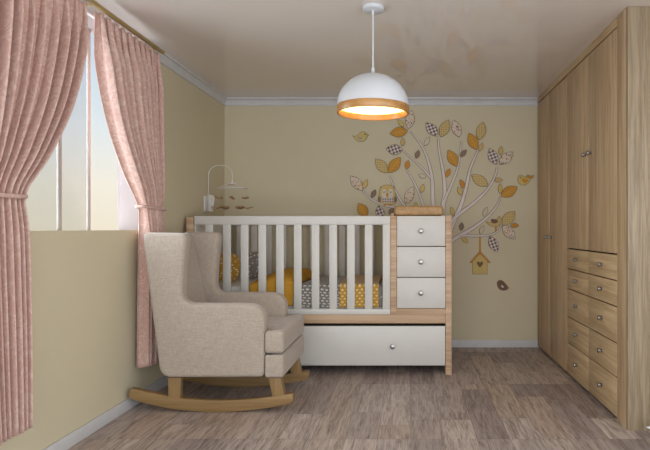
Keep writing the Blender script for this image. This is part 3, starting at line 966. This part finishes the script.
# ------------------------------------------------------------------ wall decals
WF = BACK                       # decals sit on the back wall
def wp(px, py, d=0.0):
    v = at(px, py, BACK); v.y = BACK - d; return v
tree = thing('wall_tree', 'large cutout tree with patterned leaves on the back wall', 'wall decal', (wp(445, 300).x, BACK - 0.004, 0.55))
KP = BACK / F
def slab(m, poly_px, d0, d1, mi=0):
    """flat cut-out on the wall from a pixel outline"""
    pts = [wp(a, b) for a, b in poly_px]
    P = [Vector((p.x, p.z)) for p in pts]
    m.prism(P, BACK - d1, BACK - d0, 'XZ', 0, mi=mi)
def inset_px(poly, d):
    P = ccw([Vector((a, -b)) for a, b in poly])
    return [(p.x, -p.y) for p in offset(P, d)]
def cut(m, poly, d0, d1, mi, rim=0.55, edge_mi=None):
    if edge_mi is not None:
        slab(m, poly, d0, d1 - 0.0006, edge_mi)
        slab(m, inset_px(poly, rim), d1 - 0.0007, d1, mi)
    else:
        slab(m, poly, d0, d1, mi)
def leaf_outline(b, t, w, n=14, pw=0.85):
    b, t = Vector(b), Vector(t)
    ax = t - b; L = ax.length; d = ax / L; s = Vector((-d.y, d.x))
    left = []; right = []
    for i in range(n + 1):
        u = i / n
        r = (math.sin(PI * u) ** pw) * (1.06 - 0.16 * u) * w / 2
        p = b + ax * u
        left.append(p + s * r); right.append(p - s * r)
    out = left + right[-2:0:-1]
    return [(p.x, p.y) for p in out]
leaves = [
 ((408.2, 129), (411.8, 110.5), 10, 'speck'), ((403.9, 127.4), (397.6, 119.6), 4.6, 'yellow'), ((407.9, 130.8), (389.8, 133.8), 10.6, 'mustard'),
 ((402.4, 146.4), (403, 138), 5, 'tan'), ((403, 150.4), (385.8, 149), 11, 'gingham'), ((415.8, 159), (419, 150), 5.2, 'brown'),
 ((424.3, 146.2), (429.5, 137), 5, 'pale'), ((438, 136.4), (425.6, 122.8), 10, 'gingham'), ((440.5, 137.3), (448.6, 119.8), 10.4, 'hatch'),
 ((459.5, 137.3), (453.3, 120), 10, 'speck'), ((457.2, 166.8), (447.8, 149.8), 10.6, 'mustard'), ((459.8, 157.2), (466.6, 149.8), 5.4, 'brown'),
 ((445.4, 177.8), (450.2, 168.4), 5.2, 'orange'), ((464.5, 188.8), (459.8, 179.4), 5.2, 'orange'), ((461.8, 195.8), (457.8, 186.6), 5.2, 'yellow'),
 ((476.8, 149.9), (468.6, 133), 10.6, 'mustard'), ((479, 140.2), (482.9, 121.9), 10.2, 'hatch'), ((479, 151.6), (482.5, 143), 4.8, 'tan'),
 ((496.3, 164.9), (489.2, 148.2), 10, 'gingham'), ((500.2, 155.4), (501.1, 146), 4.7, 'yellow'), ((499, 164.5), (512.8, 151.9), 10.4, 'speck'),
 ((487.9, 186.2), (471.2, 174.8), 10.4, 'hatch'), ((494, 180.1), (502.8, 180.1), 5, 'tan'), ((500, 194), (500, 183.4), 4.7, 'yellow'),
 ((500.6, 196.3), (517.4, 186.8), 11, 'mustard'), ((483.3, 216.8), (487.2, 206.8), 4.8, 'pale'), ((502.2, 225.2), (514.8, 211), 11, 'hatch'),
 ((510.2, 225.5), (518.8, 225.5), 5, 'orange'), ((502.2, 225.4), (515.2, 239.5), 10.4, 'speck'), ((489.4, 236), (497.5, 252.2), 9.8, 'gingham'),
 ((479.8, 234.2), (483.6, 225.3), 4.8, 'pale'), ((460.7, 231), (462, 222.2), 5.2, 'brown'), ((461.3, 236.4), (468, 243.2), 4.8, 'yellow'),
 ((453.5, 215.8), (450.8, 206.8), 4.6, 'yellow'), ((388.5, 173), (400.6, 157.2), 11, 'mustard'), ((406.2, 169.7), (408.4, 160.2), 5.5, 'orange'),
 ((426.2, 177.7), (418.4, 174.5), 5, 'pale'), ((420.8, 193), (423.7, 184), 5, 'yellow'), ((405.6, 204.2), (413.2, 186.5), 9.4, 'speck'),
 ((416, 210), (415.6, 201.8), 4.4, 'yellow'), ((387.8, 173.2), (375.4, 158.8), 10.4, 'hatch'), ((362.9, 190.6), (350.4, 175.8), 10.4, 'speck'),
 ((363.5, 188.8), (367.4, 179.2), 5, 'yellow'), ((371.5, 198), (375.8, 189.4), 5.2, 'brown'), ((366.9, 217), (358.4, 203), 11, 'mustard'),
 ((381.5, 219), (378.4, 205.4), 9.4, 'gingham'), ((388.8, 214.6), (394.1, 207.6), 5.2, 'brown'),
]
names = {'speck': 'cream leaf with coloured specks', 'yellow': 'small plain yellow leaf', 'mustard': 'mustard leaf with pale veins', 'tan': 'small tan leaf', 'gingham': 'brown and white checked leaf',
         'brown': 'small dark brown leaf', 'pale': 'small pale leaf', 'hatch': 'yellow leaf with fine crosshatch', 'orange': 'small orange leaf'}
def tri_leaf(b, t, w, kind, d):
    m = MB()
    cut(m, leaf_outline(b, t, w), 0.0005, d, 0, 0.42 if w > 7 else 0.34, 1)
    if kind == 'mustard':
        B, T = Vector(b), Vector(t); ax = T - B; dd = ax.normalized(); s = Vector((-dd.y, dd.x))
        def strip(p, q, r):
            e = (q - p).normalized(); o = Vector((-e.y, e.x)) * r
            slab(m, [tuple(p + o), tuple(q + o), tuple(q - o), tuple(p - o)], d - 0.0001, d + 0.0004, 2)
        strip(B + ax * .06, B + ax * .9, 0.26)
        for u in (0.28, 0.45, 0.62):
            for sg in (1, -1):
                p = B + ax * u
                strip(p, p + ax * 0.15 + s * sg * w * 0.30, 0.18)
    return m
for i, (b, t, w, k) in enumerate(leaves):
    o = tri_leaf(b, t, w, k, 0.0130 + 0.0004 * (i % 3)).build('leaf', [M['l_' + k], M['edge'], M['vein']], tree, smooth=False, weld=False)
    lab(o, names[k])
branches = [
 ([(362.5, 190), (366, 194.5), (372, 199.6), (383, 205), (397, 208), (412, 214), (424, 226), (433, 246)], 1.0, 2.6),
 ([(389.6, 175.5), (393, 185), (399.5, 198.5), (405.5, 207), (414, 219), (428, 238)], 1.0, 2.6),
 ([(406.8, 170.5), (412.6, 179.5), (418.6, 192.5), (423.6, 206), (428, 219), (433, 238)], 1.0, 2.6),
 ([(404, 151.6), (412.6, 159.4), (421.6, 167.6), (428.6, 175.4), (432.2, 181.5), (433, 192)], 0.9, 2.2),
 ([(410.5, 131.5), (419, 142), (425.6, 154), (430, 168), (432.2, 181), (433.2, 206), (436, 236)], 0.9, 4.0),
 ([(438.2, 138.5), (439, 150), (441.4, 163), (443.8, 177), (444.8, 193), (443, 206), (440, 236)], 1.1, 4.6),
 ([(461.2, 141), (460.4, 152), (457.4, 168.5), (452.5, 182), (446.8, 195), (444.4, 201)], 1.0, 2.8),
 ([(478.2, 149.6), (474.2, 158.5), (469.7, 170), (466.2, 187), (460.6, 206), (454, 221), (444, 246)], 1.0, 4.6),
 ([(496.8, 167.5), (495.5, 174), (491.6, 183), (483.7, 193.7), (472.2, 204.2), (460.6, 213), (451.6, 221.6), (442, 238)], 1.0, 3.6),
 ([(500.4, 196.6), (498.6, 202), (494.8, 208.6), (487.4, 217), (478, 224.4), (468.5, 230.8), (454, 239.2), (440, 252)], 0.9, 3.8),
 ([(501.2, 224), (499.2, 229), (494.6, 233), (488, 235.2), (476, 236), (466, 235.6), (458, 237)], 0.9, 1.8),
 ([(438, 232), (439, 260), (440, 290), (440, 320)], 8.0, 11.0),
]
for bi, (pts, w0, w1) in enumerate(branches):
    c = catmull([Vector((a, b, 0)) for a, b in pts], 8)
    m = MB(); n = len(c)
    L = []
    for i, p in enumerate(c):
        d = (c[min(i + 1, n - 1)] - c[max(i - 1, 0)]).normalized()
        s = Vector((-d.y, d.x, 0))
        L.append((p, s, (w0 + (w1 - w0) * (i / (n - 1)) ** 1.2) / 2 + 0.42))
    vs = []
    for p, s, h in L:
        for off, dep in ((-1, 0.0006), (-1, 0.0040), (-max(0.45, 1 - 0.36 / h), 0.0046), (max(0.45, 1 - 0.36 / h), 0.0046), (1, 0.0040), (1, 0.0006)):
            q = p + s * (h * off); vs.append(wp(q.x, q.y, dep + (0.0 if dep < 0.001 else 0.0035 + 0.0004 * bi)))
    fs = []; mi = []
    for i in range(n - 1):
        for k in range(6):
            a, b = i * 6 + k, i * 6 + (k + 1) % 6
            fs.append((a, b, b + 6, a + 6)); mi.append(0 if k == 2 else 1)
    fs += [tuple(range(6)), tuple(range((n - 1) * 6, n * 6))[::-1]]; mi += [1, 1]
    m.add(vs, fs); m.mi = mi
    m.build('branch', [M['branch'], M['edge']], tree, smooth=False)

def smooth_px(pts, seg=5):
    P = [Vector((a, b, 0)) for a, b in pts]
    c = catmull([P[-1]] + P + [P[0], P[1]], seg)
    c = c[seg:seg + seg * len(P)]
    return [(p.x, p.y) for p in c]
def oval(cx, cy, rx, ry, n=20, rot=0):
    return [(cx + rx * math.cos(2 * PI * i / n) * math.cos(rot) - ry * math.sin(2 * PI * i / n) * math.sin(rot),
             cy + rx * math.cos(2 * PI * i / n) * math.sin(rot) + ry * math.sin(2 * PI * i / n) * math.cos(rot)) for i in range(n)]
def decal_part(name, poly, mat, parent, d0, d1, edge=True, rim=0.4):
    m = MB(); cut(m, poly, d0, d1, 0, rim, 1 if edge else None)
    return m.build(name, [mat, M['edge']], parent, smooth=False, weld=False)
# yellow bird, upper left of the tree
def dthing(name, label, px, py, group=None):
    p = wp(px, py); return thing(name, label, 'wall decal', (p.x, BACK - 0.002, p.z), group)
GB = 'bird decals on the back wall'
b1 = dthing('bird_decal', 'pale yellow bird left of the tree under the lamp', 361, 137, GB)
decal_part('body', smooth_px([(352.4, 135.4), (355, 136.2), (358.2, 134.4), (361.2, 132), (364.4, 131.6), (367, 133.4), (368.4, 135.4), (367.4, 136.8), (366.2, 139.6), (362.8, 141.8), (358.4, 141.4), (355, 139.2)]), M['bird_yellow'], b1, 0.0005, 0.007)
decal_part('wing', smooth_px([(357.4, 138), (359, 136.6), (361.2, 137.4), (362.4, 136.8), (362, 139), (359.8, 140)]), M['bird_grey'], b1, 0.007, 0.0078, False)
decal_part('eye', oval(365.2, 134.4, 0.8, 0.6), M['ink'], b1, 0.007, 0.0078, False)
decal_part('beak', [(367.6, 134.2), (369, 135.4), (367.4, 136.4)], M['bird_brown'], b1, 0.0005, 0.0068, False)
b2 = dthing('bird_decal', 'yellow bird with mustard wing close to the wardrobe', 524, 180, GB)
decal_part('tail', smooth_px([(526, 176.2), (528, 174.6), (530, 175.8), (533.4, 175.2), (533.6, 177), (531, 178.8), (528, 179.4)]), M['l_orange'], b2, 0.0005, 0.0058)
decal_part('body', smooth_px([(517.4, 180), (518, 176.4), (520.4, 174.8), (523, 175.8), (526.6, 177.2), (530.6, 178.4), (529, 182.4), (525.4, 185.2), (521, 185), (518.2, 182.8)]), M['bird_yellow'], b2, 0.0005, 0.007)
decal_part('wing', smooth_px([(521.8, 178.6), (525, 179), (528.4, 180.2), (525.6, 183), (522.6, 181.8)]), M['l_mustard'], b2, 0.007, 0.0078, False)
decal_part('eye', oval(520.2, 177.4, 0.6, 0.6), M['ink'], b2, 0.007, 0.0078, False)
b3 = dthing('bird_decal', 'yellow bird with brown wing perched on the branch beside the birdhouse', 495, 222, GB)
decal_part('leg', [(494.8, 226), (497, 226), (496.4, 230.8), (494.8, 230.8)], M['l_orange'], b3, 0.0048, 0.006, False)
decal_part('body', smooth_px([(485.6, 222), (487.6, 221.4), (490, 222.6), (492.6, 219.8), (496.6, 218.8), (498.4, 216.4), (500.6, 216.8), (501.4, 219.2), (500.8, 223.4), (497, 226.8), (492.4, 226.6), (488.4, 224.8)]), M['l_tan'], b3, 0.0048, 0.0085)
decal_part('wing', smooth_px([(490.6, 219.6), (494.4, 219.2), (497.8, 221), (496.4, 223), (492.6, 223.2)]), M['bird_brown'], b3, 0.0085, 0.0093, False)
b4 = dthing('bird_decal', 'small dark brown bird below the birdhouse', 502.5, 285.5, GB)
decal_part('body', smooth_px([(496.8, 284), (497.6, 281), (500.4, 280), (503.4, 281.2), (506.4, 284.6), (508.6, 287.6), (506.4, 290), (502, 290.4), (498.4, 288.4)]), M['bird_brown'], b4, 0.0005, 0.007)
decal_part('wing', smooth_px([(501, 285.6), (502, 285), (503, 286), (503.8, 287), (502.8, 287.6), (501.4, 287)]), M['cream'], b4, 0.007, 0.0078, False)
decal_part('beak', [(507.8, 286.4), (511, 288.4), (507.6, 289)], M['l_tan'], b4, 0.0005, 0.0066, False)
# birdhouse
bh = dthing('birdhouse_decal', 'yellow cutout birdhouse with a heart hanging from the branch', 480, 262)
decal_part('strap', [(479, 236.5), (480.8, 236.5), (480.8, 253), (479, 253)], M['l_orange'], bh, 0.005, 0.0064, False)
decal_part('house', [(472.4, 274.2), (472.4, 260.5), (479.9, 253.4), (487.3, 260.5), (487.3, 274.2)], M['l_yellow'], bh, 0.0005, 0.007)
decal_part('roof', [(469.4, 262.2), (479.9, 250.9), (490.6, 262.2), (489.2, 263.4), (479.9, 253.8), (470.8, 263.4)], M['l_orange'], bh, 0.0005, 0.0082, True, 0.2)
decal_part('heart', smooth_px([(479.9, 262.6), (481.4, 261.4), (483, 262.4), (482.4, 264.6), (479.9, 267.2), (477.4, 264.6), (476.8, 262.4), (478.4, 261.4)], 3), M['bird_brown'], bh, 0.007, 0.0078, False)
# owl
ow = dthing('owl_decal', 'yellow owl with closed eyes sitting on the branch', 387.3, 195)
decal_part('body', smooth_px([(379.4, 203.4), (378.6, 197), (379.4, 190), (380.4, 187.2), (383.4, 185.4), (387.4, 184.8), (391.4, 185.4), (394.4, 187.2), (395.4, 190), (396, 197), (395.4, 203.4), (391.6, 204.6), (387.4, 204.8), (383, 204.6)]), M['l_yellow'], ow, 0.0048, 0.0085)
decal_part('belly', [(381.8, 197.2), (393.4, 197.2), (393.2, 203.2), (382, 203.2)], M['plaid'], ow, 0.0085, 0.0093, False)
for s in (-1, 1):
    decal_part('face', smooth_px([(387.4 + s * .4, 197), (387.4 + s * 1.2, 191), (387.4 + s * 3.2, 189), (387.4 + s * 5.2, 190.2), (387.4 + s * 5.7, 194), (387.4 + s * 5.4, 197)]), M['cream'], ow, 0.0086, 0.0094, False)
    decal_part('eye', [(387.4 + s * 1.9, 191.4), (387.4 + s * 3.2, 192.2), (387.4 + s * 4.5, 191.4), (387.4 + s * 4.3, 192), (387.4 + s * 3.2, 192.9), (387.4 + s * 2.1, 192)], M['ink'], ow, 0.0094, 0.0099, False)
    decal_part('wing', oval(387.4 + s * 8.0, 199.4, 1.6, 3.2), M['l_brown'], ow, 0.0050, 0.0092, False)
    decal_part('ear', [(387.4 + s * 7.4, 186.8), (387.4 + s * 5.4, 186.2), (387.4 + s * 6.4, 188.6)], M['l_brown'], ow, 0.0050, 0.0090, False)
    decal_part('foot', oval(387.4 + s * 2.6, 205, 1.5, 0.9), M['l_mustard'], ow, 0.0050, 0.0090, False)
decal_part('beak', smooth_px([(387.4, 192.6), (388.8, 194), (388.4, 196), (387.4, 197.6), (386.4, 196), (386, 194)]), M['l_mustard'], ow, 0.0095, 0.0102, False)

# ------------------------------------------------------------------ white thing peeping in at the right
ft = thing('floor_stand', 'low white pointed foot on the floor before the wardrobe end panel', 'stand foot', (1.42, 2.83, 0))
sec = []
m = MB()
def foot(u, v):
    a = 2 * PI * v
    x = 1.2145 + 0.26 * u
    hw = 0.004 + 0.022 * u ** 0.7; hh = 0.003 + 0.021 * min(1, u * 2.2) ** 0.8
    zc = 0.054 - 0.030 * u
    return Vector((x, 2.83 + hw * math.cos(a), zc + hh * math.sin(a)))
m.grid(foot, 12, 16).build('foot', M['lamp_white'], ft, angle=180)

# ------------------------------------------------------------------ sky
SKY_FILL_BEHIND, SKY_FILL_SIDE = 2.9, 5.5
w = bpy.data.worlds.new('sky'); SC.world = w; w.use_nodes = True
nt = w.node_tree; bg = nt.nodes['Background']
N = nt.nodes.new; Lk = nt.links.new
tc = N('ShaderNodeTexCoord'); sp = N('ShaderNodeSeparateXYZ'); Lk(tc.outputs['Generated'], sp.inputs[0])
mr = N('ShaderNodeMapRange'); mr.inputs['From Min'].default_value = -0.2; mr.inputs['From Max'].default_value = 0.6
Lk(sp.outputs['Z'], mr.inputs['Value'])
rp = N('ShaderNodeValToRGB'); els = rp.color_ramp.elements
def e(z): return (z + 0.2) / 0.8
els[0].position = e(-0.2); els[0].color = (0.84, 0.86, 0.90, 1)
els[1].position = e(0.6); els[1].color = (0.46, 0.64, 0.86, 1)
for z, c in ((-0.03, (0.84, 0.82, 0.80, 1)), (0.0, (0.93, 0.84, 0.68, 1)), (0.07, (0.95, 0.90, 0.78, 1)), (0.16, (0.80, 0.87, 0.90, 1)), (0.28, (0.60, 0.75, 0.90, 1))):
    q = els.new(e(z)); q.color = c
Lk(mr.outputs[0], rp.inputs[0])
# added fill: sky boosted in unseen directions, behind the camera and outside the window
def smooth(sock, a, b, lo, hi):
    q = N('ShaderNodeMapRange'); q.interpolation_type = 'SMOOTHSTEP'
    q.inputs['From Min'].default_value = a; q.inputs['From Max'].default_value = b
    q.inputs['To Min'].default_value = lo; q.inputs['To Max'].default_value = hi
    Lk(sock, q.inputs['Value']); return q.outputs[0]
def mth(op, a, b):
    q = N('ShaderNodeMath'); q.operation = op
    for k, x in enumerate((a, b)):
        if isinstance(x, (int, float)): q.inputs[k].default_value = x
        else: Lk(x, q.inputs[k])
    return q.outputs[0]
behind = smooth(sp.outputs['Y'], 0.72, 0.0, 0.0, SKY_FILL_BEHIND)
side = mth('MULTIPLY', smooth(sp.outputs['X'], -0.15, -0.8, 0.0, SKY_FILL_SIDE), smooth(sp.outputs['Y'], 0.74, 0.25, 0.0, 1.0))
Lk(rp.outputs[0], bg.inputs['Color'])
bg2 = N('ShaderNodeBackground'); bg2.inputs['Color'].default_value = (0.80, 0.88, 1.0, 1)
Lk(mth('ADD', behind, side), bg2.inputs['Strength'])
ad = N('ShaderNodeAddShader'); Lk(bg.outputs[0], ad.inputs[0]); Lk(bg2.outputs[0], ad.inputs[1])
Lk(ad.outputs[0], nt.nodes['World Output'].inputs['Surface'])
w.cycles.sampling_method = 'MANUAL'; w.cycles.sample_map_resolution = 512
# portals: they give off no light, they only tell the renderer where the sky shines in
def portal(name, loc, rot, sx, sy):
    l = bpy.data.lights.new(name, 'AREA'); l.shape = 'RECTANGLE'; l.size = sx; l.size_y = sy; l.cycles.is_portal = True
    o = bpy.data.objects.new(name, l); COL.objects.link(o); o.location = loc; o.rotation_euler = rot
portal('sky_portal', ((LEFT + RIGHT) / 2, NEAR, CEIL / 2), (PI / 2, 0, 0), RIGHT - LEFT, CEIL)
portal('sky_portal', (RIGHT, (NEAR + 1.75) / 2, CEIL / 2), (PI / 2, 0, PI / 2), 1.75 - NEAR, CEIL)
portal('sky_portal', (LEFT - TW, (WY0 + WY1) / 2, (WZ0 + WZ1) / 2), (PI / 2, 0, -PI / 2), WY1 - WY0, WZ1 - WZ0)

# ------------------------------------------------------------------ camera and view
cd = bpy.data.cameras.new('camera'); cam = bpy.data.objects.new('camera', cd); COL.objects.link(cam)
cam.location = (0, 0, EYE); cam.rotation_euler = (PI / 2, 0, 0)
cd.sensor_fit = 'HORIZONTAL'; cd.sensor_width = 36.0; cd.lens = F / 650 * 36.0
cd.shift_x = -(VX - 325) / 650; cd.shift_y = (VY - 225) / 650
cd.clip_start = 0.01
SC.camera = cam
vs_ = SC.view_settings
vs_.view_transform = 'Standard'; vs_.look = 'None'; vs_.exposure = 0.0; vs_.gamma = 1.0; vs_.use_curve_mapping = False
SC.cycles.max_bounces = 14; SC.cycles.diffuse_bounces = 10; SC.cycles.transparent_max_bounces = 12
SC.cycles.use_denoising = True
SC.cycles.sample_clamp_indirect = 4
